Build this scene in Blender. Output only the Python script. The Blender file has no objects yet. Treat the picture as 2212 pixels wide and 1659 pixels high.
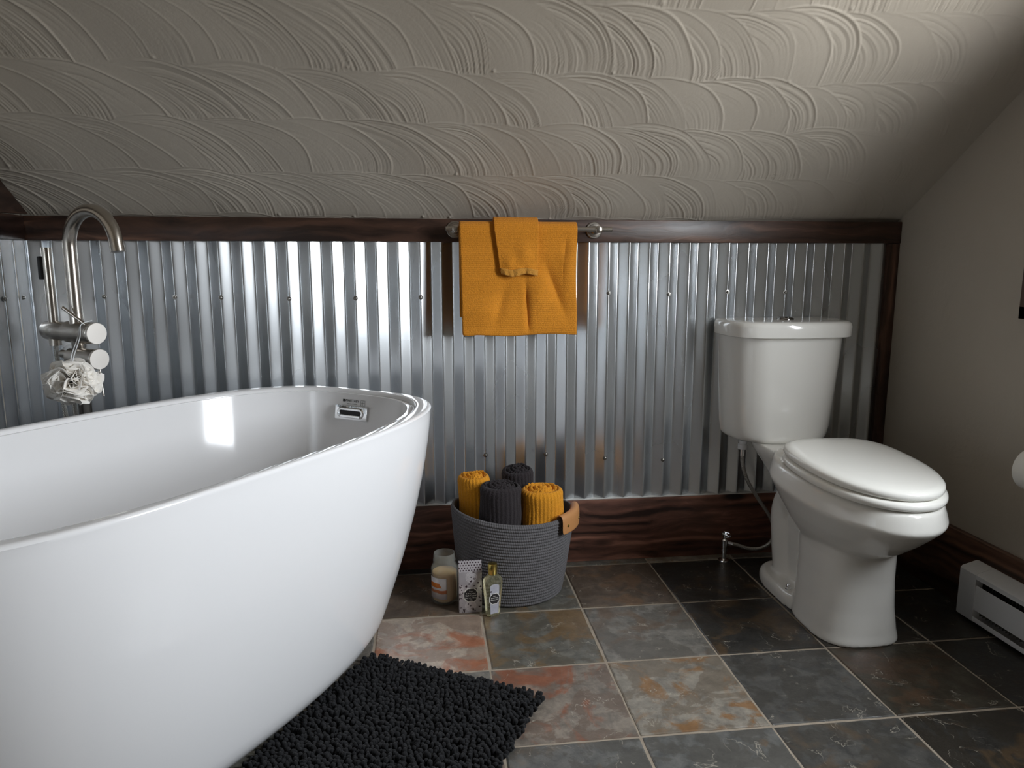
import bpy, bmesh, math, random
import numpy as np
from mathutils import Vector, Matrix
sc = bpy.context.scene
col = sc.collection
random.seed(7)
rng = np.random.default_rng(7)
PI = math.pi

# ---------------------------------------------------------------- camera
cam = bpy.data.cameras.new('camera'); cam.sensor_width = 36.0; cam.lens = 36.0 * 1567.3 / 2212.0
cam.clip_start = 0.02
co = bpy.data.objects.new('camera', cam); col.objects.link(co); sc.camera = co
YAW, PIT = 0.1189, 0.1637
fwd = Vector((math.sin(YAW) * math.cos(PIT), math.cos(YAW) * math.cos(PIT), -math.sin(PIT)))
rgt = fwd.cross(Vector((0, 0, 1))).normalized(); upv = rgt.cross(fwd)
M = Matrix(((rgt.x, upv.x, -fwd.x), (rgt.y, upv.y, -fwd.y), (rgt.z, upv.z, -fwd.z))).to_4x4()
M.translation = Vector((-0.1485, -2.379, 1.0266)); co.matrix_world = M

# ---------------------------------------------------------------- sky, portal, exposure
SKY = 46.0
wd = bpy.data.worlds.new('sky'); sc.world = wd; wd.use_nodes = True
nt = wd.node_tree; nt.nodes.clear()
out = nt.nodes.new('ShaderNodeOutputWorld'); bg = nt.nodes.new('ShaderNodeBackground')
tc = nt.nodes.new('ShaderNodeTexCoord'); sx = nt.nodes.new('ShaderNodeSeparateXYZ')
rmp = nt.nodes.new('ShaderNodeValToRGB'); mr = nt.nodes.new('ShaderNodeMapRange')
mr.inputs[1].default_value = -1; mr.inputs[2].default_value = 1
nt.links.new(tc.outputs['Generated'], sx.inputs[0]); nt.links.new(sx.outputs[2], mr.inputs[0]); nt.links.new(mr.outputs[0], rmp.inputs[0])
e = rmp.color_ramp.elements
e[0].position = 0.0; e[0].color = (0.32, 0.31, 0.29, 1)
e[1].position = 1.0; e[1].color = (0.86, 0.92, 0.98, 1)
a = e.new(0.485); a.color = (0.40, 0.385, 0.36, 1)
a = e.new(0.52); a.color = (0.90, 0.94, 0.98, 1)
nt.links.new(rmp.outputs[0], bg.inputs[0]); bg.inputs[1].default_value = SKY
nt.links.new(bg.outputs[0], out.inputs[0])
# window opening in the right wall
WX, WY0, WY1, WZ0, WZ1 = 1.475, -1.74, -1.18, 0.86, 1.84
lp = bpy.data.lights.new('window_portal', 'AREA'); lp.shape = 'RECTANGLE'; lp.size = WZ1 - WZ0; lp.size_y = WY1 - WY0
lp.cycles.is_portal = True
lo = bpy.data.objects.new('window_portal', lp); col.objects.link(lo)
lo.location = (WX + 0.066, (WY0 + WY1) / 2, (WZ0 + WZ1) / 2); lo.rotation_euler = (0, PI / 2, 0)
sc.view_settings.view_transform = 'Standard'; sc.view_settings.look = 'None'; sc.view_settings.gamma = 1.0
sc.view_settings.use_curve_mapping = False
sc.view_settings.exposure = 0.0
try:
    sc.cycles.use_denoising = True; sc.cycles.max_bounces = 12; sc.cycles.diffuse_bounces = 6; sc.cycles.glossy_bounces = 6
    sc.cycles.transmission_bounces = 12; sc.cycles.sample_clamp_indirect = 8.0
except Exception:
    pass

# ---------------------------------------------------------------- helpers
def mesh(name, V, Fc, mat=None, parent=None, smooth=True, autosm=None):
    me = bpy.data.meshes.new(name)
    me.from_pydata([tuple(v) for v in V], [], [tuple(f) for f in Fc]); me.update()
    return link(name, me, mat, parent, smooth, autosm)
def link(name, me, mat=None, parent=None, smooth=True, autosm=None):
    o = bpy.data.objects.new(name, me); col.objects.link(o)
    if mat: me.materials.append(mat)
    if smooth: me.polygons.foreach_set('use_smooth', [True] * len(me.polygons))
    if autosm is not None:
        try: me.set_sharp_from_angle(angle=autosm)
        except Exception: pass
    if parent: o.parent = parent
    return o
class MB:
    def __init__(s): s.V = []; s.F = []
    def add(s, V, Fc):
        n = len(s.V); s.V += [tuple(v) for v in V]; s.F += [tuple(i + n for i in f) for f in Fc]; return s
    def box(s, lo, hi, bev=0.0, seg=2, M=None):
        bm = bmesh.new(); bmesh.ops.create_cube(bm, size=1)
        d = [hi[i] - lo[i] for i in range(3)]; c = [(hi[i] + lo[i]) / 2 for i in range(3)]
        for v in bm.verts: v.co = Vector((v.co.x * d[0] + c[0], v.co.y * d[1] + c[1], v.co.z * d[2] + c[2]))
        if bev > 0: bmesh.ops.bevel(bm, geom=bm.edges[:], offset=bev, segments=seg, affect='EDGES', profile=0.5)
        if M is not None: bmesh.ops.transform(bm, matrix=M, verts=bm.verts)
        bm.verts.index_update(); s.add([v.co[:] for v in bm.verts], [[v.index for v in f.verts] for f in bm.faces]); bm.free(); return s
    def loft(s, rings, cap0=True, cap1=True, closed=True):
        n = len(rings[0]); V = [p for r in rings for p in r]; Fc = []
        for i in range(len(rings) - 1):
            for j in range(n if closed else n - 1):
                k = (j + 1) % n; Fc.append((i * n + j, i * n + k, (i + 1) * n + k, (i + 1) * n + j))
        if cap0: Fc.append(tuple(range(n - 1, -1, -1)))
        if cap1: Fc.append(tuple((len(rings) - 1) * n + j for j in range(n)))
        return s.add(V, Fc)
    def lathe(s, prof, n=40, c=(0, 0, 0), cap0=True, cap1=True, R=None):
        rings = []
        for r, z in prof:
            ring = [Vector((r * math.cos(2 * PI * j / n), r * math.sin(2 * PI * j / n), z)) for j in range(n)]
            if R is not None: ring = [R @ p for p in ring]
            rings.append([p + Vector(c) for p in ring])
        return s.loft(rings, cap0, cap1)
    def tube(s, pts, rad, n=16, cap=True):
        pts = [Vector(p) for p in pts]; rings = []
        rad = rad if isinstance(rad, (list, tuple)) else [rad] * len(pts)
        t0 = (pts[1] - pts[0]).normalized(); ref = Vector((0, 0, 1)) if abs(t0.z) < .9 else Vector((1, 0, 0))
        nrm = t0.cross(ref).normalized()
        for i, p in enumerate(pts):
            t = (pts[min(i + 1, len(pts) - 1)] - pts[max(i - 1, 0)]).normalized()
            nrm = (nrm - t * nrm.dot(t)).normalized(); b = t.cross(nrm)
            rings.append([p + (nrm * math.cos(2 * PI * j / n) + b * math.sin(2 * PI * j / n)) * rad[i] for j in range(n)])
        return s.loft(rings, cap, cap)
    def build(s, name, mat=None, parent=None, smooth=True, autosm=math.radians(40)):
        return mesh(name, s.V, s.F, mat, parent, smooth, autosm)
def rotto(axis):
    return Vector((0, 0, 1)).rotation_difference(Vector(axis).normalized()).to_matrix()
def bez(P, n=24):
    # Catmull-Rom through the points
    P = [Vector(p) for p in P]; Q = [2 * P[0] - P[1]] + P + [2 * P[-1] - P[-2]]; o = []
    for i in range(1, len(Q) - 2):
        for k in range(n):
            t = k / n; a, b, c, d = Q[i - 1], Q[i], Q[i + 1], Q[i + 2]
            o.append(0.5 * ((2 * b) + (c - a) * t + (2 * a - 5 * b + 4 * c - d) * t * t + (3 * b - a - 3 * c + d) * t ** 3))
    o.append(P[-1]); return o
def empty(name, loc=(0, 0, 0), rz=0.0):
    o = bpy.data.objects.new(name, None); col.objects.link(o); o.location = loc; o.rotation_euler = (0, 0, rz); o.empty_display_size = .05
    return o
def tag(o, label, cat, group=None, kind=None):
    o['label'] = label; o['category'] = cat
    if group: o['group'] = group
    if kind: o['kind'] = kind
    return o
def structure(o): o['kind'] = 'structure'; return o
def superell(a, b, n, N, cx=0., cy=0.):
    t = np.linspace(0, 2 * PI, N, endpoint=False); c, s_ = np.cos(t), np.sin(t)
    return np.stack([cx + a * np.sign(c) * np.abs(c) ** (2 / n), cy + b * np.sign(s_) * np.abs(s_) ** (2 / n)], 1)
def text_mesh(name, body, size, mat, parent, M, align='CENTER', ext=0.0002, shear=0.0):
    cu = bpy.data.curves.new(name, 'FONT'); cu.body = body; cu.size = size; cu.align_x = align; cu.align_y = 'CENTER'; cu.extrude = ext; cu.shear = shear
    t = bpy.data.objects.new(name, cu); col.objects.link(t)
    dg = bpy.context.evaluated_depsgraph_get(); me = bpy.data.meshes.new_from_object(t.evaluated_get(dg))
    bpy.data.objects.remove(t); me.name = name
    o = link(name, me, mat, parent, False); o.matrix_local = M
    return o

# ---------------------------------------------------------------- materials
def mat(name, colr=(.5, .5, .5), rough=.5, metal=0., **kw):
    m = bpy.data.materials.new(name); m.use_nodes = True; b = m.node_tree.nodes['Principled BSDF']
    b.inputs['Base Color'].default_value = (*colr, 1); b.inputs['Roughness'].default_value = rough; b.inputs['Metallic'].default_value = metal
    for k, v in kw.items(): b.inputs[k].default_value = v
    return m
class N:
    """tiny node helper"""
    def __init__(s, m): s.m = m; s.t = m.node_tree; s.b = s.t.nodes['Principled BSDF']
    def n(s, typ, ins=None, **props):
        nd = s.t.nodes.new(typ)
        for k, v in props.items(): setattr(nd, k, v)
        for k, v in (ins or {}).items():
            if isinstance(v, bpy.types.NodeSocket): s.t.links.new(v, nd.inputs[k])
            else: nd.inputs[k].default_value = v
        return nd
    def math(s, op, a, b=0.0, c=0.0):
        return s.n('ShaderNodeMath', {0: a, 1: b, 2: c}, operation=op).outputs[0]
    def vm(s, op, a, b=(0, 0, 0)):
        return s.n('ShaderNodeVectorMath', {0: a, 1: b}, operation=op).outputs[0]
    def noise(s, vec, scale, detail=4., rough=.55, dist=0.):
        return s.n('ShaderNodeTexNoise', {'Vector': vec, 'Scale': scale, 'Detail': detail, 'Roughness': rough, 'Distortion': dist}).outputs
    def ramp(s, fac, stops, interp='LINEAR'):
        nd = s.n('ShaderNodeValToRGB', {0: fac}); r = nd.color_ramp; r.interpolation = interp
        while len(r.elements) < len(stops): r.elements.new(0.5)
        for el, (p, c) in zip(r.elements, stops): el.position = p; el.color = (*c, 1) if len(c) == 3 else c
        return nd.outputs[0]
    def mix(s, fac, a, b, blend='MIX'):
        nd = s.n('ShaderNodeMix', None, data_type='RGBA', blend_type=blend)
        for k, v in ((0, fac), (6, a), (7, b)):
            if isinstance(v, bpy.types.NodeSocket): s.t.links.new(v, nd.inputs[k])
            else: nd.inputs[k].default_value = v if k == 0 else ((*v, 1) if len(v) == 3 else v)
        return nd.outputs[2]
    def obj(s): return s.n('ShaderNodeTexCoord').outputs['Object']
    def bump(s, h, strength=.3, dist=.01, prev=None):
        ins = {'Height': h, 'Strength': strength, 'Distance': dist}
        if prev is not None: ins['Normal'] = prev
        return s.n('ShaderNodeBump', ins).outputs[0]
    def set(s, **kw):
        for k, v in kw.items():
            k = k.replace('_', ' ')
            if isinstance(v, bpy.types.NodeSocket): s.t.links.new(v, s.b.inputs[k])
            else: s.b.inputs[k].default_value = v
g1 = lambda v: (v, v, v)

m_porc = mat('porcelain', (.80, .785, .74), .10, 0, **{'Coat Weight': .3})
m_acryl = mat('white_acrylic', (.86, .86, .87), .09, 0, **{'Specular IOR Level': .42})
m_seat = mat('seat_plastic', (.86, .85, .80), .16)
m_chrome = mat('chrome', (.85, .86, .87), .06, 1)
m_nickel = mat('brushed_nickel', (.56, .52, .47), .26, 1)
m_satin_lit = mat('satin_nickel_lit', (.74, .71, .67), .42, 1)  # nickel lightened for the knob ends, window reflection painted into the colour
m_darkchrome = mat('dark_chrome', (.25, .24, .23), .12, 1)
m_rubber = mat('dark_rubber', (.03, .03, .033), .55)
m_shade = mat('recess_shade', (.012, .012, .012), .6)  # flat black painted in for the shade inside openings
m_white = mat('white_enamel', (.72, .73, .75), .35)
m_caulk = mat('white_caulk', (.62, .61, .58), .5)
m_paper = mat('tissue_paper', (.80, .79, .75), .9)
m_braid = mat('braided_steel', (.48, .47, .44), .4, .85)
k = N(m_braid); w = k.n('ShaderNodeTexWave', {'Vector': k.obj(), 'Scale': 120., 'Distortion': 2.}, bands_direction='DIAGONAL').outputs[1]; k.set(Normal=k.bump(w, .5, .002))
m_ink = mat('black_ink', (.02, .018, .02), .5)
m_letters = mat('pale_lettering', (.75, .73, .68), .5)
m_gold = mat('gold_cap', (.72, .56, .16), .22, 1)
m_leather = mat('tan_leather', (.50, .235, .085), .5)
k = N(m_leather); k.set(Normal=k.bump(k.noise(k.obj(), 260)[0], .15, .002))

def plaster(name, c):
    m = mat(name, c, .62); k = N(m); o = k.obj()
    v = k.noise(o, 3.0, 3)[0]
    k.set(Base_Color=k.mix(v, tuple(x * .94 for x in c), tuple(x * 1.05 for x in c)),
          Normal=k.bump(k.noise(o, 90, 5, .6)[0], .12, .004))
    return m
m_ceil = plaster('ceiling_plaster', (.475, .435, .375))
m_wall = plaster('wall_plaster', (.455, .415, .355))
k = N(m_wall); o_ = k.obj()
h_ = k.math('ADD', k.noise(o_, 9, 5, .6, 1.2)[0], k.math('MULTIPLY', k.noise(o_, 60, 4)[0], .3)); k.set(Normal=k.bump(h_, .25, .008))

def wood(name, axis, c0=(.020, .010, .007), c1=(.075, .037, .024), c2=(.19, .098, .062)):
    m = mat(name, c1, .36); k = N(m)
    sc_ = [9, 9, 9]; sc_[axis] = .7
    ob = k.obj(); p = k.vm('MULTIPLY', ob, tuple(sc_))
    warp = k.noise(k.vm('MULTIPLY', ob, tuple(2.2 if i == axis else 6 for i in range(3))), 1.0, 3)[1]
    p2 = k.vm('ADD', p, k.vm('MULTIPLY', warp, (.9, .9, .9)))
    n1 = k.noise(p2, 2.2, 6, .62, .6)[0]
    w = k.n('ShaderNodeTexWave', {'Vector': p2, 'Scale': 1.1, 'Distortion': 2.2, 'Detail': 3.}, bands_direction='Z' if axis != 2 else 'X').outputs[1]
    f = k.math('ADD', k.math('MULTIPLY_ADD', n1, 1.5, -.32), k.math('MULTIPLY', w, .14))
    c = k.ramp(f, [(.25, c0), (.55, c1), (.82, c2)])
    vor = k.n('ShaderNodeTexVoronoi', {'Vector': k.vm('MULTIPLY', ob, tuple(2.3 if i == axis else 7. for i in range(3))), 'Scale': 1.0, 'Randomness': 1.}).outputs[0]
    c = k.mix(k.ramp(vor, [(.06, g1(1.)), (.13, g1(0.))]), c, (.012, .006, .004))
    k.set(Base_Color=c, Roughness=k.math('MULTIPLY_ADD', n1, .3, .24), Normal=k.bump(f, .25, .004))
    return m
m_woodx = wood('dark_stained_wood_x', 0); m_woody = wood('dark_stained_wood_y', 1); m_woodz = wood('dark_stained_wood_z', 2)
m_woodb = wood('stained_baseboard_wood', 0, (.024, .0105, .0075), (.145, .062, .041), (.36, .165, .11))
m_woodd = wood('blackened_wood', 1, (.008, .004, .003), (.022, .011, .008), (.05, .026, .017))

m_galv = mat('galvanised_steel', (.61, .64, .665), .3, .91)
k = N(m_galv); o_ = k.obj()
lg = k.noise(k.vm('MULTIPLY', o_, (3, 3, 1.2)), 1.6, 1.)[0]
k.set(Base_Color=k.mix(lg, (.595, .625, .65), (.632, .656, .68)),
      Roughness=k.math('MULTIPLY_ADD', lg, .10, .215),
      Normal=k.bump(lg, .25, .02))
m_screw = mat('screw_zinc', (.32, .31, .29), .35, 1)

def terry(name, c, rib=None, dark=.6, bscale=330.):
    m = mat(name, c, .95, 0, **{'Sheen Weight': .05, 'Sheen Roughness': .6}); k = N(m); o = k.obj()
    n1 = k.noise(o, bscale, 2, .6)[0]; n2 = k.noise(o, 11, 3)[0]; n3 = k.noise(o, 55, 3)[0]
    c2 = k.mix(n1, tuple(x * dark for x in c), tuple(min(1, x * 1.22) for x in c))
    c2 = k.mix(k.math('MULTIPLY', n3, .5), c2, tuple(x * .72 for x in c))
    h = n1
    if rib:
        z = k.n('ShaderNodeSeparateXYZ', {0: o}).outputs[2]
        s_ = k.math('SINE', k.math('MULTIPLY', z, 2 * PI / rib))
        line = k.ramp(s_, [(.80, g1(0.)), (.98, g1(1.))])
        c2 = k.mix(k.math('MULTIPLY', line, .30), c2, tuple(min(1, x * 1.5 + .03) for x in c))
        h = k.math('ADD', n1, k.math('MULTIPLY', s_, .10))
    k.set(Base_Color=c2, Normal=k.bump(h, .8, .004)); return m
m_tow = terry('orange_terry', (.72, .265, .010), .0062)
m_roll_o = terry('orange_ribbed_terry', (.86, .345, .012))
m_roll_d = terry('charcoal_ribbed_terry', (.024, .0175, .020))
m_hem = terry('orange_hem', (.66, .30, .04))

m_rope = mat('grey_rope', (.085, .082, .088), .9)
k = N(m_rope); o_ = k.obj(); so = k.n('ShaderNodeSeparateXYZ', {0: o_}).outputs
ang = k.math('ARCTAN2', so[1], so[0])
st = k.math('SINE', k.math('ADD', k.math('MULTIPLY', ang, 150.), k.math('MULTIPLY', so[2], 160.)))
nn = k.noise(o_, 240, 2)[0]
k.set(Base_Color=k.mix(k.math('MULTIPLY_ADD', st, .16, k.math('MULTIPLY_ADD', nn, .6, .1)), (.066, .063, .066), (.18, .172, .178)), Normal=k.bump(k.math('ADD', k.math('MULTIPLY', st, .5), nn), .5, .0016))

m_mat = mat('black_chenille', (.012, .012, .014), .9, 0, **{'Sheen Weight': .06, 'Sheen Roughness': .5, 'Specular IOR Level': .25})
k = N(m_mat); o_ = k.obj(); n1 = k.noise(o_, 75, 2)[0]
k.set(Base_Color=k.mix(n1, (.003, .003, .0035), (.020, .0205, .023)), Normal=k.bump(k.noise(o_, 500, 2)[0], .6, .002))
m_matback = mat('mat_backing', (.01, .01, .011), .95)

m_glass = mat('clear_glass', (.97, .98, .96), .02, 0, **{'Transmission Weight': 1., 'IOR': 1.47})
m_liquid = mat('pale_yellow_bottle', (.93, .90, .62), .03, 0, **{'Transmission Weight': .93, 'IOR': 1.42})
m_wax = mat('cream_wax', (.80, .52, .27), .5, 0, **{'Subsurface Weight': .3, 'Subsurface Radius': (.02, .012, .006)})
m_puff = mat('white_mesh_puff', (.90, .87, .82), .8, 0, **{'Subsurface Weight': .45, 'Subsurface Radius': (.01, .01, .01)})
m_cord = mat('white_cord', (.75, .78, .80), .6)
# window pane: part mirror, part clear
m_pane = bpy.data.materials.new('window_glass'); m_pane.use_nodes = True; t_ = m_pane.node_tree; t_.nodes.clear()
o1 = t_.nodes.new('ShaderNodeOutputMaterial'); mx = t_.nodes.new('ShaderNodeMixShader'); tr = t_.nodes.new('ShaderNodeBsdfTransparent'); gl = t_.nodes.new('ShaderNodeBsdfGlossy'); fr = t_.nodes.new('ShaderNodeFresnel')
gl.inputs['Roughness'].default_value = .02
gm = t_.nodes.new('ShaderNodeNewGeometry'); mi_ = t_.nodes.new('ShaderNodeMath'); mi_.operation = 'MULTIPLY_ADD'; mi_.inputs[1].default_value = 1 / 1.45 - 1.45; mi_.inputs[2].default_value = 1.45
t_.links.new(gm.outputs['Backfacing'], mi_.inputs[0]); t_.links.new(mi_.outputs[0], fr.inputs[0])
t_.links.new(fr.outputs[0], mx.inputs[0]); t_.links.new(tr.outputs[0], mx.inputs[1]); t_.links.new(gl.outputs[0], mx.inputs[2]); t_.links.new(mx.outputs[0], o1.inputs[0])

m_thin = m_pane.copy(); m_thin.name = 'jar_glass'
for nd in m_thin.node_tree.nodes:
    if nd.type == 'BSDF_TRANSPARENT': nd.inputs[0].default_value = (.93, .94, .91, 1)

nt_ = m_thin.node_tree
o_n = [n_ for n_ in nt_.nodes if n_.type == 'OUTPUT_MATERIAL'][0]; mx_n = [n_ for n_ in nt_.nodes if n_.type == 'MIX_SHADER'][0]
df = nt_.nodes.new('ShaderNodeBsdfDiffuse'); df.inputs[0].default_value = (.85, .85, .80, 1); m2 = nt_.nodes.new('ShaderNodeMixShader'); m2.inputs[0].default_value = .10
nt_.links.new(mx_n.outputs[0], m2.inputs[1]); nt_.links.new(df.outputs[0], m2.inputs[2]); nt_.links.new(m2.outputs[0], o_n.inputs[0])

# ---------------------------------------------------------------- floor of slate tiles
T = .3048; GY = -.362
m_slate = mat('slate', (.1, .1, .1), .4)
k = N(m_slate); o_ = k.obj()
at = lambda nm: k.n('ShaderNodeAttribute', None, attribute_name=nm)
ab, aa, as_ = at('base_colour').outputs[0], at('accent_colour').outputs[0], at('seed').outputs[1]
geo = k.n('ShaderNodeSeparateColor', {0: at('seed').outputs[0]}).outputs
pv = k.vm('ADD', o_, k.vm('MULTIPLY', at('seed').outputs[1], (37., 91., 53.)))
big = k.noise(pv, 6.0, 6, .56, .5)[0]
med = k.noise(pv, 24., 7, .66, .2)[0]
fine = k.noise(pv, 130., 4, .65)[0]
acc = k.noise(k.vm('ADD', pv, (5.3, 2.1, 7.7)), 7.5, 7, .62, 1.1)[0]
am = k.ramp(k.math('ADD', acc, k.math('MULTIPLY_ADD', geo[1], .34, -.17)), [(.50, g1(0.)), (.60, g1(1.))])
lo_ = k.noise(k.vm('ADD', pv, (1.7, 9.2, 3.3)), 10., 8, .62, .5)[0]
c = k.mix(k.ramp(med, [(.36, g1(0.)), (.64, g1(1.))]), k.vm('MULTIPLY', ab, (.66, .66, .66)), k.vm('MULTIPLY', ab, (1.30, 1.27, 1.22)))
c = k.mix(k.ramp(lo_, [(.485, g1(0.)), (.515, g1(.65))]), c, k.vm('MULTIPLY', k.mix(.35, ab, aa), (.62, .62, .60)))
c = k.mix(k.math('MULTIPLY', am, .85), c, k.mix(med, k.vm('MULTIPLY', aa, (.55, .5, .5)), k.vm('MULTIPLY', aa, (1.5, 1.4, 1.3))))
# cleft ledges: contour steps of the slate layers
lv = k.math('MULTIPLY', big, 7.)
fr_ = k.math('FRACT', lv)
edge = k.ramp(fr_, [(0., g1(1.)), (.045, g1(0.)), (.985, g1(0.)), (1., g1(1.))])
brk = k.ramp(k.noise(pv, 15., 3)[0], [(.50, g1(0.)), (.60, g1(1.))])
c = k.mix(k.math('MULTIPLY', k.math('MULTIPLY', edge, brk), .95), c, (.62, .58, .50))
spk = k.ramp(k.noise(pv, 95., 3, .7)[0], [(.70, g1(0.)), (.76, g1(1.))])
c = k.mix(k.math('MULTIPLY', k.math('MULTIPLY', spk, brk), .5), c, (.45, .42, .36))
c = k.mix(k.math('MULTIPLY', fine, .5), c, k.vm('MULTIPLY', c, (.6, .6, .6)))
ht = k.math('ADD', k.math('MULTIPLY', k.math('FLOOR', lv), .12), k.math('ADD', k.math('MULTIPLY', med, .35), k.math('MULTIPLY', fine, .06)))
c = k.vm('MULTIPLY', c, (.76, .75, .72))
k.set(Base_Color=c, Roughness=k.math('MULTIPLY_ADD', fine, .20, .22), Normal=k.bump(ht, .75, .007))
m_grout = mat('tan_grout', (.34, .285, .22), .9)
k = N(m_grout); k.set(Base_Color=k.mix(k.noise(k.obj(), 30, 4)[0], (.20, .165, .125), (.46, .39, .31)), Normal=k.bump(k.noise(k.obj(), 200, 3)[0], .3, .002))
PAL = {'tan': ((.56, .47, .40), (.46, .17, .085)), 'green': ((.19, .19, .175), (.24, .165, .085)), 'grey': ((.26, .25, .235), (.19, .145, .11)),
       'black': ((.047, .046, .045), (.12, .085, .05)), 'blue': ((.11, .110, .110), (.13, .105, .08)), 'rust': ((.30, .265, .235), (.34, .135, .08)),
       'mix': ((.36, .335, .30), (.34, .19, .08)), 'olive': ((.075, .068, .054), (.105, .068, .045)), 'brown': ((.16, .125, .10), (.21, .14, .09)), 'slate': ((.17, .175, .178), (.20, .16, .12))}
TILES = {(-1, 0): ('tan', .36), (0, 0): ('green', .62), (1, 0): ('grey', .40), (2, 0): ('black', .50), (3, 0): ('black', .2), (4, 0): ('black', .2),
         (0, 1): ('rust', .46), (1, 1): ('mix', .46), (2, 1): ('blue', .22), (3, 1): ('olive', .5), (4, 1): ('black', .2), (-1, 1): ('grey', .4),
         (0, 2): ('slate', .3), (1, 2): ('slate', .2), (2, 2): ('blue', .40), (3, 2): ('black', .45), (4, 2): ('black', .4), (-1, 2): ('rust', .4),
         (-1, -1): ('brown', .4), (0, -1): ('green', .3), (1, -1): ('brown', .5), (2, -1): ('black', .4), (3, -1): ('black', .3), (4, -1): ('black', .2), (-2, -1): ('grey', .4), (-2, 0): ('grey', .35)}
V, Fc, mi, cb, ca, cs = [], [], [], [], [], []
def quadtile(x0, x1, y0, y1, zz, b, a_, seed, amt):
    g = .0032; bvl = .0035
    x0 += g; x1 -= g; y0 += g; y1 -= g
    j = lambda: rng.uniform(-.0012, .0012)
    cs4 = [(x0 + j(), y0 + j()), (x1 + j(), y0 + j()), (x1 + j(), y1 + j()), (x0 + j(), y1 + j())]
    # wavering cut edges: subdivide each side
    per = []
    for q in range(4):
        p0, p1 = cs4[q], cs4[(q + 1) % 4]
        for s_ in range(10):
            t = s_ / 10; w = rng.uniform(-.0009, .0009) if s_ else 0
            dx, dy = p1[0] - p0[0], p1[1] - p0[1]; L = math.hypot(dx, dy) or 1
            per.append((p0[0] + dx * t - dy / L * w, p0[1] + dy * t + dx / L * w))
    cx, cy = (x0 + x1) / 2, (y0 + y1) / 2; n = len(per); base = len(V)
    def ins(p, d):
        return (cx + (p[0] - cx) * (1 - d / max(1e-4, (x1 - x0) / 2)), cy + (p[1] - cy) * (1 - d / max(1e-4, (y1 - y0) / 2)))
    for p in per: V.append((*p, -.006))
    for p in per: V.append((*p, zz - .0015))
    for p in per: V.append((*ins(p, bvl), zz + rng.uniform(-.0002, .0002)))
    for r in range(2):
        for q in range(n): Fc.append((base + r * n + q, base + r * n + (q + 1) % n, base + (r + 1) * n + (q + 1) % n, base + (r + 1) * n + q)); mi.append(0); cb.append(b); ca.append(a_); cs.append((seed, amt, 0))
    Fc.append(tuple(base + 2 * n + q for q in range(n))); mi.append(0); cb.append(b); ca.append(a_); cs.append((seed, amt, 0))
names = list(PAL)
for i in range(-5, 6):
    for r in range(-2, 15):
        x0, x1 = i * T, (i + 1) * T; y1, y0 = GY - r * T, GY - (r + 1) * T
        x0 = max(x0, -1.36); x1 = min(x1, 1.49); y1 = min(y1, .004); y0 = max(y0, -4.8)
        if x1 - x0 < .02 or y1 - y0 < .02: continue
        if (i, r) in TILES: nm, amt = TILES[(i, r)]
        else: nm, amt = names[rng.integers(len(names))], float(rng.uniform(.2, .6))
        b, a_ = PAL[nm]
        quadtile(x0, x1, y0, y1, float(rng.uniform(-.0006, .0006)), b, a_, float(rng.uniform(0, 1)), amt)
bs = len(V)
V += [(-1.5, -4.95, -.0022), (1.6, -4.95, -.0022), (1.6, .12, -.0022), (-1.5, .12, -.0022), (-1.5, -4.95, -.06), (1.6, -4.95, -.06), (1.6, .12, -.06), (-1.5, .12, -.06)]
for f in ((0, 1, 2, 3), (7, 6, 5, 4), (0, 4, 5, 1), (1, 5, 6, 2), (2, 6, 7, 3), (3, 7, 4, 0)):
    Fc.append(tuple(bs + q for q in f)); mi.append(1); cb.append((.3, .3, .3)); ca.append((.3, .3, .3)); cs.append((0, 0, 0))
fl = mesh('floor', V, Fc, m_slate, None, False); fl.data.materials.append(m_grout)
fl.data.polygons.foreach_set('material_index', mi)
for nm, dat in (('base_colour', cb), ('accent_colour', ca), ('seed', cs)):
    at_ = fl.data.attributes.new(nm, 'FLOAT_COLOR', 'FACE'); at_.data.foreach_set('color', [x for c_ in dat for x in (*c_, 1.)])
structure(fl)

# ---------------------------------------------------------------- walls and sloped ceiling
CZ, SL = 1.1725, .657                      # ceiling height at the knee wall, slope
RY = -2.4                                  # ridge
ceilz = lambda y: CZ - SL * y if y > RY else CZ - SL * (2 * RY - y)
def gable(name, x0, x1, openings=None):
    ys = sorted({.05, 0., RY, 2 * RY, 2 * RY - .05} | ({WY0, WY1} if openings else set()))
    mb = MB()
    def prism(ya, yb, za0, zb0, za1, zb1):
        P = [(x0, ya, za0), (x0, yb, zb0), (x0, yb, zb1), (x0, ya, za1), (x1, ya, za0), (x1, yb, zb0), (x1, yb, zb1), (x1, ya, za1)]
        mb.add(P, [(3, 2, 1, 0), (4, 5, 6, 7), (0, 1, 5, 4), (1, 2, 6, 5), (2, 3, 7, 6), (3, 0, 4, 7)])
    for ya, yb in zip(ys[:-1], ys[1:]):
        if openings and ya >= WY0 - 1e-6 and yb <= WY1 + 1e-6:
            prism(ya, yb, -.05, -.05, WZ0, WZ0); prism(ya, yb, WZ1, WZ1, ceilz(ya) + .04, ceilz(yb) + .04)
        else: prism(ya, yb, -.05, -.05, ceilz(ya) + .04, ceilz(yb) + .04)
    return structure(mb.build(name, m_wall, None, False))
gable('wall_right', 1.475, 1.535, True)
gable('wall_left', -1.49, -1.345)
structure(MB().box((-1.48, .0045, -.05), (1.6, .12, CZ + .02)).build('wall_back_core', m_wall, None, False)).name = 'wall_back'
structure(MB().box((-1.48, -4.95, -.05), (1.6, -4.8, CZ + .02)).build('wall_front', m_wall, None, False))

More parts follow.
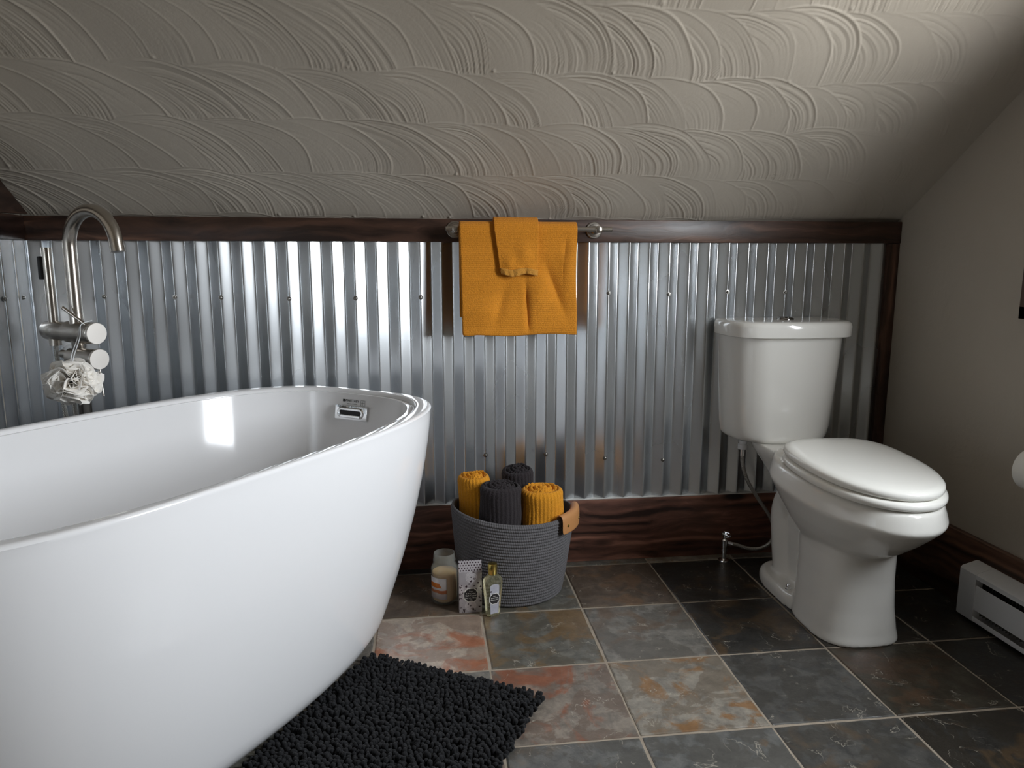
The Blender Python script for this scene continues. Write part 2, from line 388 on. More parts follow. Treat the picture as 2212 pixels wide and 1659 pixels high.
# swirled plaster on the slope facing the camera: overlapping trowel fans in rows
sd = math.sqrt(1 + SL * SL)
X0, X1, S0, S1 = -1.36, 1.49, -.01, 1.32          # s = distance up the slope
NX, NS = 1190, 560
xs = np.linspace(X0, X1, NX); ss = np.linspace(S0, S1, NS)
Xg, Sg = np.meshgrid(xs, ss)
H = np.zeros_like(Xg)
ROW = .196
wx = Xg + .006 * np.sin(Sg * 23 + Xg * 7) + .004 * np.sin(Xg * 41)
def vnoise(n, w=1.0):
    a_ = rng.normal(size=n); kk = np.ones(3) / 3
    for _ in range(int(w)): a_ = np.convolve(a_, kk, 'same')
    return a_
for r in range(6, -2, -1):                        # upper rows first, lower rows laid over them
    sb = r * ROW + .012 * math.sin(r * 2.1)
    u = X1 + .25
    while u > X0 - .30:
        R = ROW * rng.uniform(1.04, 1.16); cx = u; cs_ = sb + rng.uniform(-.008, .008) - .004
        dx = wx - cx; ds = Sg - cs_
        i0, i1 = np.searchsorted(xs, cx - R * 1.05), np.searchsorted(xs, cx + R * 1.08)
        j0, j1 = np.searchsorted(ss, cs_ - .01), np.searchsorted(ss, cs_ + R * 1.05)
        if i1 > i0 and j1 > j0:
            d = np.hypot(dx[j0:j1, i0:i1] * 1.0, ds[j0:j1, i0:i1]); th = np.arctan2(ds[j0:j1, i0:i1], dx[j0:j1, i0:i1])
            dd = d * (1 + .02 * np.sin(3 * th + rng.uniform(0, 6)))
            inside = (dd < R) & (ds[j0:j1, i0:i1] > -.004)
            prof = vnoise(420, 2); prof = prof / (prof.std() + 1e-6) * .00046
            prof2 = vnoise(420, 5); prof += prof2 / (prof2.std() + 1e-6) * .00036
            idx = np.clip(dd / (R * 1.02) * 400 + 2 * np.sin(th * 2.3), 0, 415)
            h = np.interp(idx, np.arange(420), prof)
            amp = .55 + .45 * np.sin(th * 1.7 + rng.uniform(0, 6))
            fade = np.clip((1.42 - cx) / .55, .12, 1.0)
            rim = np.exp(-((dd - R * .985) / .0032) ** 2) * .0016 * rng.uniform(.3, 1.3) * np.clip(1.2 * np.sin(th) ** .5 if False else 1.0, 0, 1) * (.4 + .6 * np.clip(np.cos(th - rng.uniform(.2, 1.0)), 0, 1))
            hh = (h * amp + rim) * fade
            sub = H[j0:j1, i0:i1]
            edge_ = np.clip((R - dd) / .004, 0, 1)
            sub[inside] = (sub * (1 - edge_) + hh * edge_)[inside]
            # crumbs of plaster left at the foot of a stroke
            if rng.random() < .35:
                px, ps = cx + R * .98, cs_ + rng.uniform(0, .015)
                bb = np.exp(-(((Xg[j0:j1, i0:i1] - px) / .0035) ** 2 + ((Sg[j0:j1, i0:i1] - ps) / .0055) ** 2)) * .0042 * rng.uniform(.4, 1.1) * fade
                H[j0:j1, i0:i1] += bb
        u -= rng.uniform(.070, .118)
H += .0022 * np.sin(Xg * 5.1 + 1) * np.sin(Sg * 7.3) + .0012 * np.sin(Xg * 17 + Sg * 11)
ny_, nz_ = -SL / sd, -1 / sd                       # normal pointing down into the room
Yg = -Sg / sd + H * ny_; Zg = CZ + Sg * SL / sd + H * nz_
VV = np.stack([Xg, Yg, Zg], -1).reshape(-1, 3)
ii = (np.arange(NS - 1)[:, None] * NX + np.arange(NX - 1)[None]).ravel()
FF = np.stack([ii, ii + NX, ii + NX + 1, ii + 1], 1)
me = bpy.data.meshes.new('ceiling'); me.vertices.add(len(VV)); me.vertices.foreach_set('co', VV.ravel())
me.loops.add(FF.size); me.loops.foreach_set('vertex_index', FF.ravel())
me.polygons.add(len(FF)); me.polygons.foreach_set('loop_start', np.arange(0, FF.size, 4)); me.polygons.foreach_set('loop_total', np.full(len(FF), 4))
me.update(); me.validate()
structure(link('ceiling', me, m_ceil))
def slab(name, s0, s1, front, x0=-1.5, x1=1.63, bottom=.001):
    q = []
    for s_, dz in ((s0, bottom), (s1, bottom), (s1, .09), (s0, .09)):
        y = -s_ / sd; z = CZ + s_ * SL / sd
        if front: y = 2 * RY - y
        q.append((y, z + dz))
    mb = MB(); mb.add([(x0, y, z) for y, z in q] + [(x1, y, z) for y, z in q], [(0, 1, 2, 3), (7, 6, 5, 4), (0, 4, 5, 1), (1, 5, 6, 2), (2, 6, 7, 3), (3, 7, 4, 0)])
    return structure(mb.build(name, m_ceil, None, False))
slab('ceiling_upper', 1.318, -RY * sd + .02, False).name = 'ceiling'
slab('ceiling_front', -.1, -RY * sd + .02, True).name = 'ceiling'
mb = MB()                                           # roof deck above the plaster, closes the slope
q = [(-s_ / sd, CZ + s_ * SL / sd + dz) for s_, dz in ((-.1, .012), (1.34, .012), (1.34, .09), (-.1, .09))]
mb.add([(-1.5, y, z) for y, z in q] + [(1.63, y, z) for y, z in q], [(0, 1, 2, 3), (7, 6, 5, 4), (0, 4, 5, 1), (1, 5, 6, 2), (2, 6, 7, 3), (3, 7, 4, 0)])
structure(mb.build('ceiling', m_ceil, None, False))

# ---------------------------------------------------------------- corrugated cladding, trim, screws
PITCH, DEP = .0685, .0168
def corr(t):
    return DEP / 2 * np.arcsin(.975 * np.sin(2 * PI * t / PITCH)) / math.asin(.975)
def cladding(name, L, place, z0, z1, parent=None):
    n = int(L / PITCH * 44); t = np.linspace(0, L, n); h = corr(t)
    zz = np.linspace(z0, z1, 16); V = []; Fc = []
    for z in zz:
        for a_, b_ in zip(t, h):
            V.append(place(a_, b_ + .0010 * math.sin(z * 5 + a_ * 3.1), z))
    for i in range(len(zz) - 1):
        for j in range(n - 1): Fc.append((i * n + j, i * n + j + 1, (i + 1) * n + j + 1, (i + 1) * n + j))
    return mesh(name, V, Fc, m_galv, parent)
PH = .0137
wb = structure(cladding('wall_back', 2.80, lambda a_, b_, z: (-1.343 + a_, -.0085 - b_, z), .223, 1.105))
wl = structure(cladding('wall_left', 2.4, lambda a_, b_, z: (-1.3365 + b_, -.002 - a_, z), .223, 1.105))
structure(MB().box((-1.345, -.024, 1.0965), (1.4745, .006, 1.1685), .0025).build('trim_1', m_woodx, None))
structure(MB().box((1.4335, -.021, .228), (1.4745, .006, 1.0963), .002).build('trim_2', m_woodz, None))
structure(MB().box((-1.345, -4.75, 1.0965), (-1.323, -.0245, 1.1685), .0025).build('trim_3', m_woodd, None))
mb = MB()                                            # raking board under the slope on the left wall
for x in (-1.345, -1.323):
    pass
ya, yb = -.005, -2.38
P = [(x, y, ceilz(y) + dz) for x in (-1.346, -1.318) for y, dz in ((ya, -.004), (yb, -.004), (yb, -.095), (-.1, -.095 + .06))]
P = [(x, y, max(1.169, ceilz(y) + dz)) for x in (-1.346, -1.318) for y, dz in ((-.008, -.003), (yb, -.003), (yb, -.11), (-.16, -.11))]
mb.add(P, [(0, 1, 2, 3), (7, 6, 5, 4), (0, 4, 5, 1), (1, 5, 6, 2), (2, 6, 7, 3), (3, 7, 4, 0)])
structure(mb.build('trim_4', m_woodd, None, False))
structure(MB().box((-1.345, -.021, 0), (1.4745, .006, .2235), .003).build('baseboard_back', m_woodb, None))
structure(MB().box((1.4535, -4.79, 0), (1.4765, -.0215, .2235), .003).build('baseboard_right', m_woody, None))
structure(MB().box((-1.3465, -4.79, 0), (-1.3235, -.0215, .2235), .003).build('baseboard_left', m_woody, None))
structure(MB().box((-1.32, -.0205, .2238), (1.43, .004, .2262), .0008).build('trim_5', m_caulk, None))
def screw(P, axis, parent):
    R = rotto(axis)
    mb = MB().lathe([(.0075, 0), (.0075, .0012), (.0045, .0014), (.0045, .0055), (.0035, .0064), (0.0004, .0066)], 6 if False else 10, P, True, True, R)
    return mb.build('screw', m_screw, parent)
def crest(x):                                        # nearest crest of the cladding to x
    n_ = round((x + 1.343 - PITCH / 4) / PITCH); return -1.343 + PITCH / 4 + n_ * PITCH
for x, z in ((-1.144, .9286), (-.945, .9264), (-.747, .9241), (-.549, .9189), (-.347, .9195), (-.142, .9215), (.475, .9326), (.68, .9272), (.896, .934), (1.099, .932), (.046, .393), (.251, .390), (.466, .370), (.667, .357)):
    screw((crest(x), -.0085 - DEP / 2, z), (0, -1, 0), wb)
for y in (-.06, -.157):
    screw((-1.3365 + DEP / 2, y - .005, .929), (1, 0, 0), wl)

# ---------------------------------------------------------------- window
wn = structure(empty('window_1', (WX, (WY0 + WY1) / 2, WZ0)))
def wpart(name, mb, m): 
    o = mb.build(name, m, wn); o.location = (-WX, -(WY0 + WY1) / 2, -WZ0); return o
tw = .082
mb = MB().box((WX - .02, WY1, WZ0 - .01), (WX, WY1 + tw, WZ1 + tw * .5), .002).box((WX - .02, WY0 - tw, WZ0 - .01), (WX, WY0, WZ1 + tw), .002)
mb.box((WX - .02, WY0 - tw, WZ1), (WX - .0005, WY1 + tw * .4, WZ1 + tw), .002)
wpart('window_trim', mb, m_woodz)
wpart('window_sill', MB().box((WX - .03, WY0 - tw - .01, WZ0 - .03), (WX + .03, WY1 + tw + .012, WZ0 - .008), .003).box((WX - .02, WY0 - tw, WZ0 - .082), (WX, WY1 + tw, WZ0 - .031), .002), m_woody)
mb = MB()
fx0, fx1 = WX + .025, WX + .06
mb.box((fx0, WY0, WZ0), (fx1, WY0 + .035, WZ1), .002).box((fx0, WY1 - .035, WZ0), (fx1, WY1, WZ1), .002).box((fx0, WY0, WZ0), (fx1, WY1, WZ0 + .035), .002).box((fx0, WY0, WZ1 - .035), (fx1, WY1, WZ1), .002)
mb.box((fx0, WY0, (WZ0 + WZ1) / 2 - .014), (fx1, WY1, (WZ0 + WZ1) / 2 + .014), .002)
wpart('sash', mb, m_white)
wpart('pane', MB().box((WX + .043, WY0 + .03, WZ0 + .03), (WX + .046, WY1 - .03, WZ1 - .03)), m_pane)

# ---------------------------------------------------------------- bathtub
TH = .968; TC = (-.791, -.846); TL, TW_, THt = 1.626, .81, .653
SA, SB, TQ, NB, RF, NR = .833, .739, 1.786, 2.48, .085, 3.45
tub = tag(empty('bathtub', (*TC, 0), TH), 'large white freestanding oval soaking tub standing diagonally on the slate floor', 'bathtub')
NT = 160
def tring(A, B, n, z):
    p = superell(TL / 2 * A, TW_ / 2 * B, n, NT)
    # the far end out of the frame is a little blunter and shorter
    p[:, 0] = np.where(p[:, 0] < 0, p[:, 0] * .69, p[:, 0])
    return [Vector((x, y, z)) for x, y in p]
def tsec(t):
    f = 1 - (1 - t) ** TQ; A = SA + (1 - SA) * f; B = SB + (1 - SB) * f; z = t * THt
    if z < RF:
        g = (1 - math.sqrt(max(0, 1 - (1 - z / RF) ** 2))) * RF; A -= g / (TL / 2); B -= g / (TW_ / 2)
    return A, B, NB + (NR - NB) * t, z
rings = [tring(A, B, n, z) for A, B, n, z in (tsec(t) for t in [0, .004, .015, .03, .05, .08, .11, .14, .18, .24, .3, .38, .46, .54, .62, .7, .78, .86, .92, .96, .985])]
RW = .026                                            # rim width
o2 = lambda d: (1 - d / (TL / 2), 1 - d / (TW_ / 2))
for d, dz in ((-.0005, -.006), (.001, -.0025), (.0035, -.0005), (.007, 0), (RW - .008, 0), (RW - .004, -.0012), (RW - .001, -.005), (RW, -.011)):
    A, B = o2(d); rings.append(tring(A, B, NR + (3.0 - NR) * max(0, d) / RW, THt + dz))
def tin(t):
    A, B, n, z = tsec(t); w = .040 + .085 * (1 - t); n2 = 2.62 + .38 * t
    return A - w / (TL / 2), B - w / (TW_ / 2), n2, z
for t in (.985, .97, .955, .94, .92, .90, .85, .78, .70, .62, .54, .46, .38, .31, .26, .22):
    rings.append(tring(*tin(t)))
A, B, n, z = tin(.22)
for kq, dz in ((.96, -.012), (.90, -.020), (.78, -.028), (.55, -.033), (.25, -.035), (.05, -.035)):
    rings.append(tring(A * kq, B * kq, n, z + dz))
tb = MB().loft(rings).build('shell', m_acryl, tub)
# overflow plate, near the visible end of the inside far wall
inw = Vector((-.9907, 0, .136)).normalized(); pu = Vector((0, -1, 0)); pvv = inw.cross(pu).normalized()   # plate frame: pu right, pvv up
if pvv.z < 0: pvv = -pvv
def pframe(c):
    m_ = Matrix((pu, pvv, pu.cross(pvv))).transposed().to_4x4(); m_.translation = c; return m_
PF = pframe(Vector((.7637, .0137, .5877)) + inw * .004)
op = MB().box((-.060, -.0215, -.002), (.060, .0215, .006), .0015, 2, PF)
# raised stadium collar round the slot
def stad(hw, r, z, n=14):
    return [Vector((hw + r * math.cos(a), r * math.sin(a), z)) for a in np.linspace(-PI / 2, PI / 2, n)] + [Vector((-hw + r * math.cos(a), r * math.sin(a), z)) for a in np.linspace(PI / 2, 3 * PI / 2, n)]
rs = [stad(.034, .0165, .004), stad(.034, .0155, .009), stad(.034, .0125, .0105), stad(.034, .0070, .0092), stad(.034, .0056, .0062)]
op.loft([[PF @ p for p in r] for r in rs], False, False)
ovf = op.build('overflow_plate', m_chrome, tub); ovf['label'] = 'chrome overflow plate with a slot'
MB().loft([[PF @ p for p in stad(.034, .0060, .0061)], [PF @ p for p in stad(.034, .0060, .0068)]]).build('slot', m_shade, ovf)  # black fill standing in for the shade inside the slot
PT = pframe(Vector((.7677, .006, .6195)) + inw * .0012)
mk = text_mesh('maker_mark', 'WHITTABY', .0105, m_ink, tub, PT @ Matrix.Translation((-.012, .003, 0)))
mk['label'] = 'small printed maker name in black'
mb = MB().box((-.046, -.0005, 0), (-.0385, .0070, .0003), 0, 1, PT).box((-.030, -.0062, 0), (.008, -.0052, .0003), 0, 1, PT)
for a_ in (0, 1):
    for q in range(3): mb.box((.022 + .0075 * q, -.0085, 0), (.0226 + .0075 * q, .0075, .0003), 0, 1, PT) if a_ else mb.box((.022, -.0085 + .0077 * q, 0), (.0376, -.0079 + .0077 * q, .0003), 0, 1, PT)
mb.build('printed_logo', m_ink, tub, False)

# ---------------------------------------------------------------- freestanding tub filler
FC = Vector((-1.0976, -.26, 0)); FD = Vector((.824, -.567, 0)).normalized(); FP = Vector((FD.y, -FD.x, 0))
fa = tag(empty('tub_faucet', FC), 'brushed nickel freestanding tub faucet with gooseneck spout standing behind the bathtub', 'faucet')
at_ = lambda r, z, p=0.0: FD * r + FP * p + Vector((0, 0, z))
RR = .100; zc = 1.072
arc = [at_(RR - RR * math.cos(a), zc + RR * .93 * math.sin(a)) for a in np.linspace(0, PI * .965, 40)]
last = arc[-1]; dirn = (arc[-1] - arc[-2]).normalized()
spts = [at_(0, .86), at_(0, .95), at_(0, 1.02)] + arc + [last + dirn * .012]
MB().tube(spts, .0172, 24).build('spout', m_nickel, fa)
MB().lathe([(.014, 0), (.0178, .0005), (.0178, .014), (.014, .0145)], 24, last + dirn * .010, True, True, rotto(dirn)).build('aerator', m_nickel, fa)
MB().lathe([(.055, .0002), (.055, .010), (.05, .014), (.022, .016), (.0168, .02), (.0168, .80), (.0182, .803), (.0182, .89), (.0172, .894)], 32).build('riser', m_nickel, fa)
def cyl(a_, b_, prof):
    ax = (b_ - a_).normalized(); L = (b_ - a_).length
    return MB().lathe([(r, t * L) for r, t in prof], 32, a_, True, True, rotto(ax))
cyl(at_(-.045, .842), at_(.076, .842), [(.02, 0), (.0295, .05), (.0295, .94), (.0285, .985), (.027, 1.0), (.001, 1.0)]).build('valve_body', m_nickel, fa)
hd = cyl(at_(.0765, .842), at_(.084, .842), [(.028, 0), (.0295, .2), (.0295, .8), (.028, 1.), (.001, 1.)]).build('valve_knob', m_satin_lit, fa)
MB().tube([at_(.066, .862, .012), at_(.008, .912, .040)], .0046, 12).build('lever', m_nickel, hd)
cyl(at_(-.04, .772), at_(.078, .772), [(.018, 0), (.026, .05), (.0265, .9), (.0255, .985), (.024, 1.0), (.001, 1.0)]).build('diverter_body', m_nickel, fa)
dv = cyl(at_(.0785, .772), at_(.086, .772), [(.026, 0), (.0285, .2), (.0285, .8), (.027, 1.), (.001, 1.)]).build('diverter_knob', m_satin_lit, fa)
MB().tube([at_(.082, .748, 0), at_(.092, .672, .002)], .0028, 10).build('lever', m_nickel, dv)
cyl(at_(-.140, .842), at_(-.03, .842), [(.024, 0), (.0265, .04), (.027, .6), (.022, 1.)]).build('shower_holder', m_nickel, fa)
hs = MB().tube([at_(-.108, .80), at_(-.108, .862)], .0165, 20).tube([at_(-.108, .855), at_(-.108, 1.068)], .0132, 20).tube([at_(-.108, 1.062), at_(-.108, 1.072)], .0135, 20).build('hand_shower', m_nickel, fa)
MB().box((-.007, -.014, .985), (.007, .014, 1.048), .003, 2, Matrix.Translation(at_(-.121, 0, .004)) @ Matrix.Rotation(math.atan2(FD.y, FD.x), 4, 'Z')).build('spray_face', m_rubber, hs)
hose = bez([at_(-.108, .80), at_(-.107, .74), at_(-.098, .62), at_(-.075, .40), at_(-.04, .20), at_(-.02, .10), at_(-.012, .16), at_(-.03, .36), at_(-.045, .56), at_(-.05, .70), at_(-.038, .772)], 10)
MB().tube(hose, .0068, 12).build('hose', m_braid, fa)
MB().tube([at_(-.040, .778), at_(-.08, .778)], .012, 16).build('hose_nut', m_nickel, fa)

# bath puff hanging by its cord from the knob
PC = FC + at_(.102, .722, .088)
pf = tag(empty('bath_puff', PC), 'white ruffled mesh bath puff hanging by a cord from the tub faucet knob', 'bath puff')
mb = MB(); prng = np.random.default_rng(5)
for q in range(34):
    ax = Vector(prng.normal(size=3)).normalized(); ph = prng.uniform(0, 6.28, 4); R = rotto(ax); rr = .060 + prng.uniform(-.008, .006)
    na, nr = 44, 7; rings = []
    for i in range(nr):
        f = (i + .6) / nr
        ring = []
        for j in range(na):
            a = 2 * PI * j / na
            rad = rr * f * (1 + .10 * math.sin(3 * a + ph[0]))
            z = (.016 * f * f * math.sin(4 * a + ph[1]) + .008 * f * f * math.sin(7 * a + ph[2]) + .018 * f * math.sin(2 * a + ph[3]) + .004)
            v = R @ Vector((rad * math.cos(a), rad * math.sin(a), z)); ring.append(Vector((v.x * 1.05, v.y * 1.05, v.z * .92)))
        rings.append(ring)
    mb.loft(rings, False, False)
pu_ = mb.build('ruffles', m_puff, pf, True, None)
so = pu_.modifiers.new('s', 'SOLIDIFY'); so.thickness = .0009
kn = at_(.068, .877, 0) + FC - PC
side = lambda s_: bez([(0, 0, .03), (s_ * .003 + .006, -.003, .066), at_(.062 + .004 * s_, .835, .036) + FC - PC, at_(.066, .867, .030) + FC - PC, kn], 8)
MB().tube(side(1), .0013, 8).tube(side(-1), .0013, 8).build('cord', m_cord, pf)

# ---------------------------------------------------------------- towel bar and hanging towels
BZ, BY = 1.1345, -.088
tbar = tag(empty('towel_bar', (.175, -.025, BZ)), 'brushed nickel towel bar screwed to the dark wood trim', 'towel bar')
L_ = lambda x, y, z: Vector((x - .175, y + .025, z - BZ))
MB().tube([L_(-.081, BY, BZ), L_(-.080, BY, BZ), L_(.443, BY, BZ), L_(.444, BY, BZ)], [.006, .0072, .0072, .006], 18).build('bar', m_nickel, tbar)
for x in (-.050, .400):
    mt = MB().lathe([(.0265, 0), (.0265, .004), (.0245, .006), (.0205, .006), (.0195, .0085), (.014, .009), (.012, .012), (.0095, .014), (.0095, .056), (.0115, .058), (.0115, .072), (.009, .074)], 32, L_(x, -.0245, BZ), True, True, rotto((0, -1, 0)))
    mt.build('mounting_post', m_nickel, tbar)
def hang(name, label, cat, x0, x1, zb_f, zb_b, r, y_gap, mat_, fold, taper=None, thick=.009, seed=0):
    """cloth folded over the bar: front drop, roll over the bar, back drop"""
    cx = (x0 + x1) / 2; W = x1 - x0; rg = np.random.default_rng(seed)
    path = []                                     # (y,z,s,front?)
    for z in np.linspace(zb_f, BZ, 46): path.append((BY - r, z, 1))
    for a in np.linspace(0, PI, 14)[1:-1]: path.append((BY - r * math.cos(a), BZ + r * 1.05 * math.sin(a), 0))
    for z in np.linspace(BZ, zb_b, 24): path.append((BY + r, z, -1))
    nx = 64; V = []; Fc = []
    for (y, z, fr_) in path:
        for i in range(nx):
            u = i / (nx - 1); x = x0 + W * u
            dz = BZ - z
            if taper and fr_ >= 0: x += taper(u, max(0, dz))
            yy = y; zz = z
            if fr_ == 1: yy -= fold(u, dz / (BZ - zb_f)) ; zz += (.003 * math.sin(u * 9 + seed) - .004 * math.exp(-((u - .06) / .05) ** 2)) * (dz / (BZ - zb_f))
            V.append((x, yy, zz))
    n = len(path)
    for i in range(n - 1):
        for j in range(nx - 1): Fc.append((i * nx + j, i * nx + j + 1, (i + 1) * nx + j + 1, (i + 1) * nx + j))
    o = mesh(name, V, Fc, mat_)
    s_ = o.modifiers.new('thick', 'SOLIDIFY'); s_.thickness = thick; s_.offset = 0
    b_ = o.modifiers.new('round', 'SUBSURF'); b_.levels = 1; b_.render_levels = 1
    tag(o, label, cat); return o
gs = lambda x, c, w: math.exp(-((x - c) / w) ** 2)
def fold1(u, t):
    f = .010 * t + .004 * math.sin(u * 5 + 1) * t
    f -= .011 * gs(u - .055 * (t - .5), .555, .022) * min(1, max(0, (t - .42) * 4)) * (1 if t < .9 else (1 - t) * 10)
    f += .013 * gs(u, .66, .10) * gs(t, .62, .16) - .012 * gs(u - .35 * (t - .55), .80, .045) * gs(t, .55, .22)
    f -= .008 * gs(u + .25 * (t - .6), .36, .05) * gs(t, .72, .2)
    f += .010 * gs(u, .93, .07) * gs(t, .35, .2) - .007 * gs(u, .90, .03) * gs(t, .2, .1)
    f += .006 * gs(u, .2, .15) * gs(t, .8, .2)
    return f
hang('bath_towel', 'large orange terry bath towel hung over the towel bar', 'towel', -.040, .328, .805, .86, .0155, 0, m_tow, fold1,
     lambda u, d: (-.006 * gs(d, .13, .08) if u > .9 else 0) + (.006 * d / .33 if u < .05 else .002), .014, 1)
def fold2(u, t):
    return .004 * t + .006 * math.sin(PI * u) * t + .006 * gs(u, .66, .16) * gs(t, .60, .25) + .006 * gs(u, .26, .13) * gs(t, .85, .2) + .004 * math.sin(u * 17) * max(0, t - .8) * 3
def tap2(u, d):
    return (.020 * (d / .14) * (1 - u)) - .003 * u * (d / .14)
ht_ = hang('hand_towel', 'small orange hand towel draped over the middle of the large orange bath towel', 'towel', .066, .204, 1.0045, 1.03, .031, 0, m_tow, fold2, tap2, .009, 2)
V, Fc = [], []; nx = 40
for t in np.linspace(0, 1, 5):
    for i in range(nx):
        u = i / (nx - 1); x = .066 + .138 * u + tap2(u, BZ - (1.004 - .013 * t)); yb = BY - .031 - fold2(u, 1.0) - .0055
        V.append((x, yb + .002 * t + .002 * math.sin(u * 40) * t, 1.0125 - .018 * t + .003 * math.sin(u * 9 + 2) - .0035 * gs(u, .35, .25) * t))
for i in range(4):
    for j in range(nx - 1): Fc.append((i * nx + j, i * nx + j + 1, (i + 1) * nx + j + 1, (i + 1) * nx + j))
hm = mesh('hem', V, Fc, m_hem, ht_); hm.modifiers.new('t', 'SOLIDIFY').thickness = .0025

# ---------------------------------------------------------------- rope basket with rolled towels
BC = Vector((.110, -.192, 0))
bk = tag(empty('rope_basket', BC), 'charcoal coiled rope basket full of rolled towels, standing against the wood baseboard', 'basket')
def rimz(a, x, y): return .2655 + .010 * (-x / .19) + .006 * math.cos(2 * a)
rows, per, nb = 27, 6, 120; rings = []
def bxy(f):
    return .160 + .034 * f ** .8, .147 + .013 * f ** .8
prof = []
for i in range(rows):
    for q in range(per):
        prof.append(((i + q / per) / rows, .0030 * math.sin(PI * q / per)))
prof.append((1., 0))
def bring(f, off, inner=0.0, dz=0.0):
    a_, b_ = bxy(f); ring = []
    for j in range(nb):
        a = 2 * PI * j / nb; r1, r2 = a_ + off - inner, b_ + off - inner
        x, y = r1 * math.cos(a), r2 * math.sin(a); x += .006 * f
        ring.append(Vector((x, y, (rimz(a, x, y)) * f + dz)))
    return ring
rings = [[Vector((p.x * .02, p.y * .02, .002)) for p in bring(0, 0)], [Vector((p.x * .93, p.y * .93, .001)) for p in bring(0, 0)]]
rings += [bring(f, o_, 0, .003 * (1 - f)) for f, o_ in prof]
for a in np.linspace(0, PI, 7): rings.append(bring(1., .0045 * math.cos(a) - .0045, 0, .0045 * math.sin(a) + .001))
rings += [bring(f, 0, .009) for f in (.95, .8, .6, .4, .2, .05)] + [[Vector((p.x * .02, p.y * .02, .012)) for p in bring(0, 0)]]
MB().loft(rings).build('body', m_rope, bk)
# leather handle strap wrapped over the rim on the right
def strap():
    V, Fc = [], []; mb = MB(); a0, a1 = math.radians(-50), math.radians(-1)
    ra, rb = bxy(1.); outl = []
    na = 14
    prof_ = [(-.006, -.028), (-.010, .000), (-.006, .010), (.002, .0145), (.010, .012), (.0135, .004), (.0140, -.012), (.0138, -.044)]
    rows_ = []
    for i in range(na):
        a = a0 + (a1 - a0) * i / (na - 1); row = []
        for off, dz in prof_:
            x = (ra + off) * math.cos(a) + .006; y = (rb + off) * math.sin(a); zz = rimz(a, x, y) + dz + .004
            row.append(Vector((x, y, zz)))
        rows_.append(row)
    n = len(prof_)
    V = [p for r in rows_ for p in r]
    for i in range(na - 1):
        for j in range(n - 1): Fc.append((i * n + j, i * n + j + 1, (i + 1) * n + j + 1, (i + 1) * n + j))
    o = mesh('handle', V, Fc, m_leather, bk); s_ = o.modifiers.new('t', 'SOLIDIFY'); s_.thickness = .0032; s_.offset = 1
    sb = o.modifiers.new('s', 'SUBSURF'); sb.levels = 1; sb.render_levels = 2
    o['label'] = 'tan leather handle with two brass rivets'
    for a in (math.radians(-43), math.radians(-19)):
        x = (ra + .0158) * math.cos(a) + .006; y = (rb + .0158) * math.sin(a)
        nrm = Vector((math.cos(a) / ra, math.sin(a) / rb, 0)).normalized()
        MB().lathe([(.0048, 0), (.0048, .0012), (.0036, .0030), (.0003, .0036)], 16, (x, y, rimz(a, x, y) - .014), True, True, rotto(nrm)).build('rivet', m_gold, o)
strap()
def roll(label, c, r, h, tilt, m, turns, seed, ribs):
    rg = np.random.default_rng(seed); rings = []; n = 132
    ph = rg.uniform(0, 6.28)
    wob = lambda a: 1 + .035 * math.sin(2 * a + ph) + .02 * math.sin(3 * a + 2 * ph)
    def lip(a): return .022 * r / .07 * max(0, 1 - ((a - ph) % (2 * PI)) / .5)     # loose outer flap
    def rad(a, z): return r * wob(a) * (1 - .045 * abs(math.sin(ribs * a / 2 + .25 * math.sin(z * 40)))**6 ) * (1 + .02 * math.sin(z * 55 + 2 * a))
    zs = np.linspace(0, h - .016, 26)
    for z in zs: rings.append([Vector((rad(2 * PI * j / n, z) * math.cos(2 * PI * j / n), rad(2 * PI * j / n, z) * math.sin(2 * PI * j / n), z)) for j in range(n)])
    for a_ in np.linspace(0, PI / 2, 6)[1:]:
        z = h - .016 + .016 * math.sin(a_); q = 1 - .20 * (1 - math.cos(a_))
        rings.append([Vector((rad(2 * PI * j / n, h) * q * math.cos(2 * PI * j / n), rad(2 * PI * j / n, h) * q * math.sin(2 * PI * j / n), z)) for j in range(n)])
    for f in np.linspace(.99, .03, 40):
        ring = []
        for j in range(n):
            a = 2 * PI * j / n
            s_ = f * turns - (a - ph) / (2 * PI)
            gr = abs(math.sin(PI * s_)) ** .55
            z = h - .013 * (1 - gr) + .010 * (1 - f) + .004 * math.sin(3 * a + 4 * f + ph) * f + .0025 * math.sin(17 * a + 30 * f) * f
            rr = rad(a, h) * .80 * f
            ring.append(Vector((rr * math.cos(a), rr * math.sin(a), z)))
        rings.append(ring)
    o = MB().loft(rings).build('rolled_towel', m, None, True, None)
    o.location = c; o.rotation_euler = tilt
    tag(o, label, 'towel', 'rolled towels in the basket'); return o
roll('rolled orange ribbed towel at the left of the basket', (.002, -.152, .185), .0495, .183, (.02, -.05, .3), m_roll_o, 3.2, 1, 26)
roll('rolled charcoal towel in the middle of the basket, in front of the other dark roll', (.066, -.256, .150), .0640, .213, (.015, -.01, 2.2), m_roll_d, 3.6, 2, 30)
roll('rolled charcoal towel leaning at the back of the basket, half hidden behind the front rolls', (.146, -.112, .180), .0525, .196, (-.02, .10, 4.), m_roll_d, 3.2, 3, 26)
roll('rolled orange ribbed towel at the right of the basket by the leather handle', (.201, -.235, .160), .0645, .183, (.015, .015, 5.1), m_roll_o, 3.4, 4, 32)

